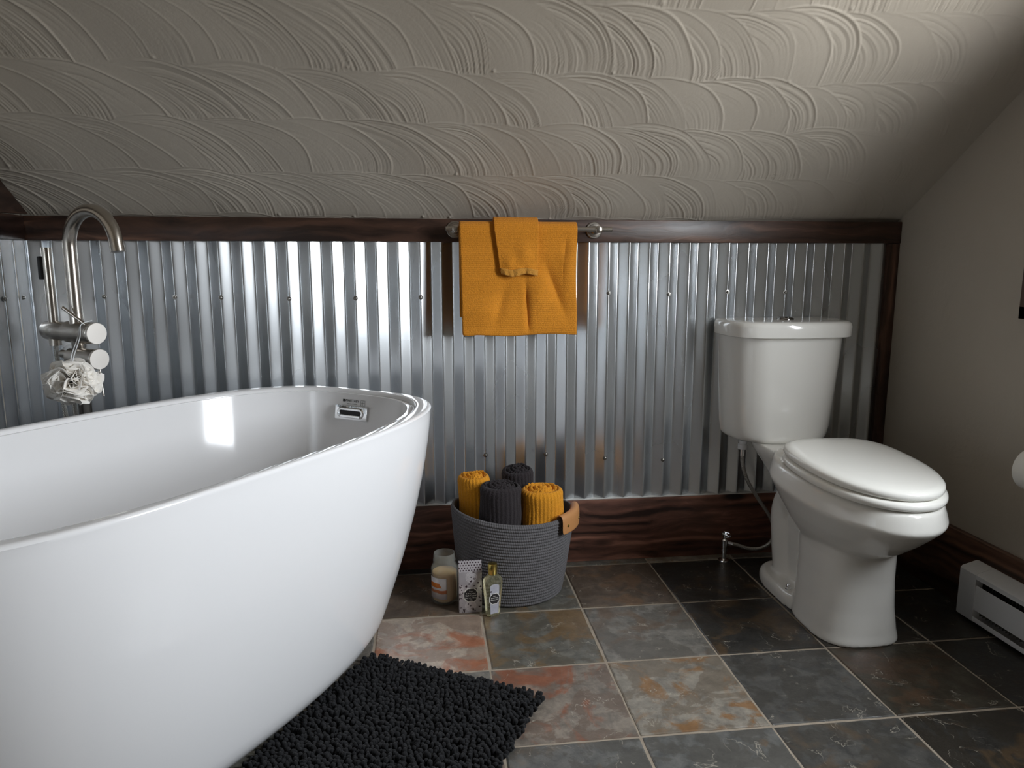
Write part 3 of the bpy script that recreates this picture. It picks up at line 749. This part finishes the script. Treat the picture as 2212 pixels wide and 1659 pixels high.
# ---------------------------------------------------------------- candle jar, bath salt carton, bottle
jar = tag(empty('candle_jar', (-.1045, -.265, 0)), 'glass jar candle with cream wax and an orange picture label, beside the bathtub', 'candle')
po = [(.028, .0008), (.036, .002), (.0405, .008), (.0415, .016), (.0415, .106), (.0405, .114), (.036, .122), (.0335, .127), (.0335, .131), (.0345, .133), (.0345, .137), (.0330, .140), (.0330, .150), (.0320, .156), (.0312, .158)]
pi_ = [(.0298, .1575), (.0295, .150), (.0295, .128), (.032, .121), (.0372, .111), (.0380, .104), (.0380, .020), (.0370, .012), (.031, .007), (.0005, .0065)]
MB().lathe(po + pi_, 56).build('glass', m_thin, jar)
MB().lathe([(.030, .0075), (.0364, .0135), (.0375, .021), (.0375, .098), (.036, .0995), (.002, .0985)], 48).build('wax', m_wax, jar)
m_lab = mat('candle_label', (.75, .72, .70), .45); k = N(m_lab); o_ = k.obj(); so = k.n('ShaderNodeSeparateXYZ', {0: o_}).outputs
zc_ = so[2]; xx = so[0]
fl1 = k.noise(o_, 55, 4)[0]
c = k.mix(fl1, (.62, .58, .60), (.80, .77, .74))
cup = k.math('MULTIPLY', k.math('LESS_THAN', k.math('ABSOLUTE', k.math('SUBTRACT', zc_, .0665)), .0075), k.math('LESS_THAN', k.math('ADD', xx, k.math('MULTIPLY', k.math('SUBTRACT', .0665, zc_), -.5)), -.014))
c = k.mix(cup, c, (.60, .17, .02))
band = k.math('LESS_THAN', k.math('ABSOLUTE', k.math('SUBTRACT', zc_, k.math('MULTIPLY_ADD', fl1, .01, .042))), .005)
c = k.mix(band, c, (.56, .20, .09))
c = k.mix(k.math('LESS_THAN', zc_, .036), c, (.72, .68, .70))
k.set(Base_Color=c)
V, Fc = [], []; A0, A1 = math.radians(-166), math.radians(-84); n = 24
for a in np.linspace(A0, A1, n):
    for z in (.024, .090): V.append((.0419 * math.cos(a), .0419 * math.sin(a), z))
for i in range(n - 1): Fc.append((2 * i, 2 * i + 2, 2 * i + 3, 2 * i + 1))
lb = mesh('label', V, Fc, m_lab, jar); lb.modifiers.new('t', 'SOLIDIFY').thickness = .0003

def badge_ring(s_, n=8, w=1.0):
    # octagon with notched corners
    P = []
    for kx, ky in ((.62, 1), (1, .62)):
        pass
    pts = [(.52, 1.0), (.60, .80), (.80, .74), (.84, .55), (1.0, .48)]
    full = [(x, y) for x, y in pts] + [(x, -y) for x, y in reversed(pts)] + [(-x, -y) for x, y in pts] + [(-x, y) for x, y in reversed(pts)]
    return [Vector((x * s_ * w, y * s_, 0)) for x, y in full]
m_silver = mat('silver_carton', (.46, .43, .45), .32, .35); k = N(m_silver); o_ = k.obj(); so = k.n('ShaderNodeSeparateXYZ', {0: o_}).outputs
def rings_at(cx, cz, R, f):
    d = k.n('ShaderNodeVectorMath', {0: k.n('ShaderNodeCombineXYZ', {0: k.math('SUBTRACT', so[0], cx), 1: 0., 2: k.math('SUBTRACT', so[2], cz)}).outputs[0]}, operation='LENGTH').outputs['Value']
    return k.math('MULTIPLY', k.math('LESS_THAN', d, R), k.math('GREATER_THAN', k.math('SINE', k.math('MULTIPLY', d, f)), .2)), k.math('LESS_THAN', d, R * .12)
c = k.mix(k.noise(o_, 30, 2)[0], (.36, .34, .36), (.62, .58, .60))
for cx, cz, R in ((0., .022, .017), (-.036, .074, .017), (.034, .072, .015), (.002, .112, .018), (-.001, .158, 0.0)):
    r_, d_ = rings_at(cx, cz, R, 2100.); c = k.mix(k.math('MULTIPLY', r_, .8), c, (.80, .77, .78)); c = k.mix(d_, c, (.10, .09, .10))
vo = k.n('ShaderNodeTexVoronoi', {'Vector': o_, 'Scale': 80.}).outputs[0]
c = k.mix(k.math('MULTIPLY', k.math('LESS_THAN', vo, .30), k.math('GREATER_THAN', k.noise(o_, 300, 1)[0], .47)), c, (.03, .012, .018))
k.set(Base_Color=c)
m_dots = mat('dotted_carton', (.5, .5, .5), .35, .3); k = N(m_dots); so = k.n('ShaderNodeSeparateXYZ', {0: k.obj()}).outputs
zr = k.math('DIVIDE', so[2], .0072); row = k.math('FLOOR', zr); od = k.math('MULTIPLY', k.math('MODULO', row, 2.), .5)
fx = k.math('SUBTRACT', k.math('FRACT', k.math('ADD', k.math('DIVIDE', so[0], .0083), k.math('ADD', od, 20.))), .5); fz = k.math('SUBTRACT', k.math('FRACT', zr), .5)
dd = k.math('ADD', k.math('MULTIPLY', fx, fx), k.math('MULTIPLY', fz, fz))
k.set(Base_Color=k.mix(k.math('LESS_THAN', dd, .065), (.55, .52, .54), (.035, .012, .022)))
bx = tag(empty('bath_salt_carton', (-.0305, -.353, 0), .03), 'silver patterned carton of bath crystals with a black badge, between jar and bottle', 'carton')
hw, dp = .0340, .028
MB().box((-hw, 0, .0003), (hw, dp, .129), .0008).build('body', m_silver, bx)
mb = MB()                                              # gable fold leaning back, with scalloped top edge
n = 64; f_, b_ = [], []
for i in range(n):
    u = i / (n - 1); x = -hw + 2 * hw * u; zt = .160 + .0016 * abs(math.sin(u * PI * 8.2))
    f_.append((x, .0002, .129)); f_.append((x, .0085, zt)); b_.append((x, dp - .0002, .129)); b_.append((x, .0125, zt))
V = f_ + b_; Fc = []
for i in range(n - 1):
    Fc += [(2 * i, 2 * i + 2, 2 * i + 3, 2 * i + 1), (2 * n + 2 * i + 1, 2 * n + 2 * i + 3, 2 * n + 2 * i + 2, 2 * n + 2 * i), (2 * i + 1, 2 * i + 3, 2 * n + 2 * i + 3, 2 * n + 2 * i + 1)]
Fc += [(0, 1, 2 * n + 1, 2 * n), (2 * n - 2, 4 * n - 2, 4 * n - 1, 2 * n - 1)]
mb.add(V, Fc).build('top_fold', m_dots, bx, False)
FM = Matrix(((1, 0, 0, 0), (0, 0, -1, 0), (0, 1, 0, 0), (0, 0, 0, 1)))   # text plane facing -y
def badge(parent, c, s_, R, txt, lsz):
    B = Matrix.Translation(c) @ R @ FM
    mb = MB().loft([[B @ (p + Vector((0, 0, -.0003))) for p in badge_ring(s_ * 1.13)], [B @ (p + Vector((0, 0, .0003))) for p in badge_ring(s_ * 1.13)]]); o = mb.build('badge_border', m_letters, parent, False)
    mb = MB().loft([[B @ (p + Vector((0, 0, .0002))) for p in badge_ring(s_)], [B @ (p + Vector((0, 0, .0006))) for p in badge_ring(s_)]]); o2_ = mb.build('badge', m_ink, parent, False)
    for t_, dz, sz in txt: text_mesh('lettering', t_, sz * lsz, m_letters, o2_, B @ Matrix.Translation((0, dz * s_, .0008)))
badge(bx, Vector((.001, -.0004, .056)), .0195, Matrix(), (('Pure', .62, .8), ('& Shea Butter', .28, .78), ('Bath Crystal', -.06, 1.), ('Net wt. 1.8 oz', -.42, .95), ('50g', -.75, .9)), .0066)

bt = tag(empty('bath_bottle', (.0335, -.372, 0), math.radians(20)), 'small pale yellow bottle with gold cap and silver label, right of the silver carton', 'bottle')
rings = []
for z, a_, b_, n in ((.0006, .0155, .0115, 5), (.002, .0180, .0135, 5), (.006, .0195, .0145, 5), (.03, .0215, .0150, 5), (.06, .0245, .0160, 4.5), (.09, .0282, .0165, 4), (.105, .0292, .0165, 3.6), (.112, .0285, .016, 3.2), (.118, .0255, .015, 2.8), (.123, .0200, .0135, 2.4), (.127, .0135, .0115, 2.1), (.129, .0105, .0105, 2), (.134, .0098, .0098, 2)):
    rings.append([Vector((x, y, z)) for x, y in superell(a_, b_, n, 64)])
MB().loft(rings).build('body', m_liquid, bt)
MB().lathe([(.0135, .1285), (.0140, .130), (.0140, .158), (.0132, .1605), (.0115, .1615), (.001, .1613)], 36).build('cap', m_gold, bt)
m_silv2 = mat('silver_label', (.45, .45, .50), .4, .2); k = N(m_silv2); o_ = k.obj()
vo = k.n('ShaderNodeTexVoronoi', {'Vector': o_, 'Scale': 60.}).outputs[0]
c = k.mix(k.noise(o_, 90, 3)[0], (.34, .34, .40), (.60, .60, .66)); c = k.mix(k.math('LESS_THAN', vo, .16), c, (.04, .02, .03)); k.set(Base_Color=c)
lab = []
for u in np.linspace(0, 1, 20): lab.append((-.0165 + .030 * u, .094 + .010 * math.sqrt(max(0, 1 - (2 * u - 1) ** 2)) * .9))
lab2 = [(.0105, .012), (-.0150, .012)]
P2 = lab + lab2
MB().loft([[Vector((x, -.0171, z)) for x, z in P2], [Vector((x, -.0175, z)) for x, z in P2]]).build('label', m_silv2, bt, False)
badge(bt, Vector((-.002, -.0177, .058)), .0150, Matrix(), (('Pure', .55, .8), ('& Shea Butter', .2, .72), ('Shower Gel', -.2, .9)), .0058)

# ---------------------------------------------------------------- black chenille bath mat
MA = math.atan2(-.49, .872)                            # short edge direction
mt = tag(empty('bath_mat', (-.304, -.584, 0), MA), 'shaggy black chenille bath mat lying on the slate floor beside the bathtub', 'bath mat')
MW, ML = .475, .78
MB().box((-.002, -ML + .01, .0015), (MW - .012, -.004, .006), .002).build('backing', m_matback, mt)
V, Fc = [], []; mr_ = np.random.default_rng(11); sp_ = .0104; nseg = 7
nxm, nym = int(MW / sp_) , int(ML / sp_)
Vs = []
for iy in range(nym + 1):
    for ix in range(nxm + 1):
        x = ix * sp_ + mr_.uniform(-.002, .002) + (sp_ / 2 if iy % 2 else 0); y = -iy * sp_ + mr_.uniform(-.002, .002)
        lean = np.array([.35 * math.sin(x * 9 + y * 5) + mr_.normal() * .35, .35 * math.cos(y * 8 - x * 4) + mr_.normal() * .35])
        ex = (ix <= 1) * -1 + (ix >= nxm - 1) * 1; ey = (iy <= 1) * 1 - (iy >= nym - 1)
        lean += np.array([ex * .9, ey * .9])
        L = .0165 + mr_.uniform(-.003, .003); ax = np.array([lean[0], lean[1], 1.0]); ax /= np.linalg.norm(ax)
        r0 = .0052 + mr_.uniform(-.0006, .0008)
        t1 = np.cross(ax, [0.31, .95, 0.]); t1 /= np.linalg.norm(t1); t2 = np.cross(ax, t1); b0 = len(V)
        for s_, q in ((0, .75), (.35, 1.0), (.72, 1.02), (.92, .72)):
            for j in range(nseg):
                a = 2 * PI * j / nseg; p = np.array([x, y, .0055]) + ax * L * s_ + r0 * q * (t1 * math.cos(a) + t2 * math.sin(a)); V.append((p[0], p[1], max(.003, p[2])))
        tip = np.array([x, y, .0055]) + ax * L; V.append(tuple(tip))
        for i in range(3):
            for j in range(nseg): Fc.append((b0 + i * nseg + j, b0 + i * nseg + (j + 1) % nseg, b0 + (i + 1) * nseg + (j + 1) % nseg, b0 + (i + 1) * nseg + j))
        for j in range(nseg): Fc.append((b0 + 3 * nseg + j, b0 + 3 * nseg + (j + 1) % nseg, b0 + 4 * nseg))
pl = mesh('pile', V, Fc, m_mat, mt); pl['kind'] = 'stuff'

# ---------------------------------------------------------------- toilet
TY = 0.0; TO = Vector((1.034, -.012, 0))
to = tag(empty('toilet', TO, TY), 'white two-piece toilet with closed lid in the corner by the heater', 'toilet')
# local frame: x to the right, -y forward
def egg(hw, yb, yf, n, zf, N_=72, sq=2.6, zoff=0.0):
    """outline: rounded back at yb, long rounded nose at yf (negative forward)"""
    ym = yb + (yf - yb) * .42; out_ = []
    for j in range(N_):
        a = 2 * PI * j / N_; c, s_ = math.cos(a), math.sin(a)
        e_ = sq if s_ > 0 else n
        x = hw * math.copysign(abs(c) ** (2 / e_), c); y = ym + ((yb - ym) if s_ > 0 else (ym - yf)) * math.copysign(abs(s_) ** (2 / e_), s_)
        out_.append(Vector((x, y, zf(y) + zoff)))
    return out_
flat = lambda z: (lambda y: z)
SLP = .065
inc = lambda z: (lambda y: z + SLP * (y + .57))       # rim plane dips towards the nose
bowl = MB()
def ell(hw, y0, y1, n, z, N_=64):
    return [Vector((x, y, z)) for x, y in superell(hw, abs(y0 - y1) / 2, n, N_, 0, (y0 + y1) / 2)]
# front skirt of the pedestal
bowl.loft([ell(.120, -.395, -.672, 3.0, 0), ell(.1205, -.392, -.674, 3.0, .006), ell(.1165, -.392, -.668, 3.0, .03), ell(.110, -.392, -.660, 3., .09), ell(.106, -.392, -.655, 3., .17), ell(.108, -.385, -.657, 2.8, .24), ell(.118, -.36, -.67, 2.5, .30), ell(.125, -.34, -.68, 2.3, .35)])
# foot plate
bowl.loft([ell(.116, -.155, -.52, 2.8, 0), ell(.117, -.153, -.52, 2.8, .02), ell(.115, -.156, -.52, 2.8, .032), ell(.106, -.165, -.52, 2.8, .042)])
# trapway: bulge, column
bowl.tube(bez([(0, -.47, .24), (0, -.37, .305), (0, -.275, .300), (0, -.225, .235), (0, -.235, .14), (0, -.26, .03)], 8), [.088 - .018 * min(1, i / 20) for i in range(41)], 28)
bowl.loft([ell(.050, -.20, -.42, 2.4, 0), ell(.048, -.20, -.42, 2.4, .20), ell(.06, -.21, -.5, 2.4, .34)])
# the bowl and its lip
bw = lambda hw, yb, yf, z: egg(hw, yb, yf, 2.12, inc(z), 72, 2.4)
bowl.loft([bw(.085, -.40, -.60, .215), bw(.110, -.365, -.655, .250), bw(.134, -.33, -.715, .290), bw(.155, -.302, -.765, .330), bw(.172, -.28, -.803, .365), bw(.183, -.266, -.824, .386), bw(.187, -.262, -.831, .396), bw(.185, -.262, -.829, .405), bw(.179, -.262, -.824, .425), bw(.173, -.262, -.819, .440), bw(.166, -.262, -.811, .4455)])
# deck carrying the tank
dk = lambda hw, y0, y1, z: [Vector((x, y, z + .045 * max(0, 1 - abs(y + .30) / .35) * 0)) for x, y in superell(hw, abs(y0 - y1) / 2, 4., 64, 0, (y0 + y1) / 2)]
bowl.loft([dk(.058, -.22, -.42, .26), dk(.070, -.17, -.42, .33), dk(.088, -.10, -.42, .385), dk(.104, -.055, -.42, .420), dk(.108, -.045, -.42, .436), dk(.106, -.047, -.42, .448)])
bowl.loft([dk(.130, -.285, -.41, .40), dk(.132, -.28, -.41, .45), dk(.126, -.286, -.405, .462)])
bo = bowl.build('bowl', m_porc, to, True, None)
md = bo.modifiers.new('fuse', 'REMESH'); md.mode = 'VOXEL'; md.voxel_size = .0042; md.use_smooth_shade = True
md = bo.modifiers.new('soften', 'SMOOTH'); md.factor = .5; md.iterations = 6
# seat ring and lid
sd_ = lambda hw, yb, yf, z: egg(hw, yb, yf, 2.12, inc(z), 96, 3.0)
MB().loft([sd_(.162, -.362, -.808, .4485), sd_(.1695, -.354, -.816, .4505), sd_(.1725, -.350, -.8195, .457), sd_(.1715, -.351, -.8185, .4655), sd_(.166, -.357, -.812, .4705), sd_(.144, -.38, -.785, .4715)]).build('seat', m_seat, to, True, None)
def lidr(hw, yb, yf, z, dome=0.): return egg(hw, yb, yf, 2.12, inc(z), 96, 3.2)
MB().loft([lidr(.155, -.362, -.800, .4735), lidr(.1635, -.353, -.8085, .475), lidr(.1665, -.351, -.811, .480), lidr(.166, -.3515, -.8105, .488), lidr(.161, -.356, -.806, .4935), lidr(.147, -.368, -.790, .4975), lidr(.121, -.393, -.755, .5000), lidr(.077, -.435, -.69, .5012), lidr(.02, -.52, -.60, .5015)]).build('lid', m_seat, to, True, None)
for s_ in (-1, 1):
    MB().box((.075 * s_ - .018, -.360, .462), (.075 * s_ + .018, -.326, .494), .006, 3).build('hinge', m_seat, to)
# tank
def dsec(hw, yb, yf, bow, z, r=.035, n=20):
    pts = []
    for x in np.linspace(-1, 1, 33):      # front, left to right
        xx = x * hw; e_ = max(0, abs(xx) - (hw - r)) / r
        y = yf - bow * (1 - x * x) + r * (1 - math.sqrt(max(0, 1 - e_ * e_)))
        pts.append(Vector((xx, y, z)))
    rb = min(r * .6, .02)
    for a in np.linspace(0, PI / 2, 6): pts.append(Vector((hw - rb + rb * math.cos(a), yb - rb + rb * math.sin(a), z)))
    for a in np.linspace(PI / 2, PI, 6): pts.append(Vector((-hw + rb + rb * math.cos(a), yb - rb + rb * math.sin(a), z)))
    return pts
tz0, tz1 = .446, .800
rg_ = []
for z, dw, dy in ((tz0, .026, .022), (tz0 + .003, .016, .013), (tz0 + .009, .007, .005), (tz0 + .018, .002, .0015), (tz0 + .03, 0, 0)):
    rg_.append(dsec(.171 - dw, -.004 - dy * .3, -.172 + dy, .030, z, .095))
for t in np.linspace(.15, 1, 10):
    rg_.append(dsec(.171 + (.193 - .171) * t ** .85, -.004, -.172 - .018 * t, .030, tz0 + (tz1 - tz0) * t, .095))
RT = Matrix.Translation((-.008, 0, 0))
ta = MB().loft(rg_).build('tank', m_porc, to); ta.matrix_local = RT
lr = []
for z, dw in ((.7985, .006), (.797, .002), (.799, 0), (.829, -.0015), (.839, .0005), (.8445, .005), (.847, .012), (.848, .03)):
    lr.append(dsec(.2045 - dw, -.0 - dw * .3, -.202 + dw, .036, z, .07))
tl = MB().loft(lr).build('tank_lid', m_porc, to); tl.matrix_local = RT
fb = MB().lathe([(.027, .8475), (.027, .8505), (.0245, .8535), (.0225, .8535), (.0215, .8525), (.0215, .855), (.019, .8565), (.001, .857)], 32, (.0, -.105, 0)).build('flush_button', m_darkchrome, to); fb.matrix_local = RT
bc = MB().lathe([(.0095, .0425), (.0095, .046), (.0055, .0462), (.0055, .056), (.0042, .058), (.0003, .0585)], 16, (-.092, -.385, 0)).build('floor_bolt', m_chrome, to)

vp = tag(empty('shutoff_valve', (.876, -.070, 0)), 'small chrome shutoff valve on a short pipe beside the toilet base', 'valve')
MB().lathe([(.020, .0008), (.019, .004), (.010, .007), (.0075, .008), (.0075, .034), (.011, .035), (.011, .046), (.009, .047), (.009, .054), (.012, .055), (.012, .075), (.010, .076), (.008, .080), (.006, .081), (.006, .092), (.001, .0925)], 24, (0, 0, 0)).build('body', m_chrome, vp)
MB().tube([(.006, 0, .066), (.026, -.002, .060)], .0085, 16).build('outlet', m_chrome, vp)
hb = MB(); R = rotto((.35, -.55, .75))
hb.loft([[R @ Vector((.019 * a_ * math.cos(t), .0105 * a_ * math.sin(t), z)) + Vector((.004, -.003, .094)) for t in np.linspace(0, 2 * PI, 24, endpoint=False)] for a_, z in ((.85, -.003), (1., -.001), (1., .004), (.85, .006))])
hb.build('handle', m_chrome, vp)
sh = tag(empty('supply_hose', (.915, -.10, .43)), 'braided grey water supply hose curving down from the toilet tank to the shutoff valve', 'hose')
Hs = Vector((.915, -.10, .43)); hp = [Vector(p) - Hs for p in ((.9105, -.10, .415), (.9125, -.10, .36), (.935, -.10, .295), (.978, -.10, .228), (1.022, -.10, .165), (1.041, -.10, .112), (1.030, -.098, .070), (.996, -.094, .048), (.955, -.085, .047), (.918, -.076, .058), (.902, -.072, .0600))]
MB().tube(bez(hp, 12), .0062, 16).build('braided_line', m_braid, sh)
MB().lathe([(.010, 0), (.0165, .002), (.0165, .018), (.013, .020), (.013, .032)], 12, Vector((.9105, -.10, .408)) - Hs).build('coupling_nut', m_white, sh)
MB().tube([Vector((.9105, -.10, .386)) - Hs, Vector((.9105, -.10, .410)) - Hs], .0082, 14).build('ferrule', m_chrome, sh)

# ---------------------------------------------------------------- baseboard heater on the right wall
hx, hy0, hy1 = 1.452, -1.75, -.535
he = tag(empty('baseboard_heater', (hx, hy0, 0)), 'long white electric baseboard heater low on the right wall', 'heater')
q_ = lambda x, y, z: (x - hx, y - hy0, z)
def hprof(ps, y0, y1, name, m, bev=0):
    V = [q_(x, y0, z) for x, z in ps] + [q_(x, y1, z) for x, z in ps]; n = len(ps)
    Fc = [tuple(range(n)), tuple(range(2 * n - 1, n - 1, -1))] + [(i, n + i, n + (i + 1) % n, (i + 1) % n) for i in range(n)]
    return MB().add(V, Fc).build(name, m, he, False)
hprof([(1.4535, .012), (1.4535, .168), (1.449, .168), (1.449, .012)], hy0, hy1, 'back_plate', m_white)
hprof([(1.4490, .1685), (1.405, .1545), (1.3995, .150), (1.3995, .138), (1.4015, .138), (1.4015, .149), (1.406, .1525), (1.4490, .1660)], hy0, hy1, 'top_hood', m_white)
hprof([(1.402, .046), (1.402, .118), (1.404, .119), (1.404, .045)], hy0, hy1 - .06, 'front_panel', m_white)
hprof([(1.4490, .010), (1.403, .010), (1.400, .013), (1.400, .026), (1.402, .026), (1.402, .0135), (1.4490, .0135)], hy0, hy1, 'bottom_lip', m_white)
hprof([(1.4490, .010), (1.401, .010), (1.3985, .014), (1.3985, .150), (1.404, .156), (1.4490, .1690)], hy1 - .062, hy1, 'end_cap', m_white)
mb = MB()
for y in np.arange(hy0 + .05, hy1 - .07, .012): mb.box(q_(1.412, y, .030), q_(1.446, y + .0010, .135))
mb.build('fins', m_screw, he, False)
hprof([(1.4485, .02), (1.4485, .15), (1.446, .15), (1.446, .02)], hy0, hy1 - .062, 'inner_shadow_plate', m_shade).name = 'inner_shade_plate'  # black sheet added in place of the shade inside the casing

# ---------------------------------------------------------------- dark frame at the picture's right edge
frm = tag(empty('picture_frame', (1.474, -.76, 1.05)), 'dark wood picture frame on the right wall, cut off by the photo edge', 'picture frame')
mb = MB().box((-.022, -.18, -.17), (0, -.145, .17), .002).box((-.022, .145, -.17), (0, .18, .17), .002).box((-.022, -.18, -.17), (0, .18, -.135), .002).box((-.022, -.18, .135), (0, .18, .17), .002)
mb.build('frame', m_woodz, frm)
MB().box((-.010, -.147, -.137), (-.002, .147, .137)).build('picture', m_wall, frm)

# ---------------------------------------------------------------- toilet paper on its holder
pc = Vector((1.392, -.795, .508))
ph_ = tag(empty('paper_holder', (1.474, -.795, .55)), 'dark metal toilet paper holder arm on the right wall', 'paper holder')
w_ = lambda x, y, z: Vector((x, y, z)) - Vector((1.474, -.795, .55))
MB().lathe([(.022, 0), (.022, .005), (.009, .007), (.009, .078), (.001, .079)], 24, w_(1.4735, -.728, .552), True, True, rotto((-1, 0, 0))).build('post', m_darkchrome, ph_)
MB().tube([w_(1.396, -.722, .552), w_(1.394, -.740, .545), w_(1.392, -.735, .520), w_(1.392, -.739, .508), w_(1.392, -.88, .508)], .0055, 14).build('arm', m_darkchrome, ph_)
rl = tag(empty('toilet_paper_roll', pc), 'white roll of toilet paper at the right edge, above the heater', 'toilet paper')
R = rotto((0, 1, 0))
MB().lathe([(.0195, -.052), (.052, -.052), (.0555, -.050), (.0555, .050), (.052, .052), (.0195, .052), (.0195, -.052)], 48, (0, 0, 0), False, False, R).build('paper', m_paper, rl)
tu = MB().lathe([(.0185, -.053), (.0193, -.053), (.0193, .053), (.0185, .053), (.0185, -.053)], 32, (0, 0, 0), False, False, R).build('cardboard_tube', mat('cardboard', (.32, .22, .14), .9), rl)
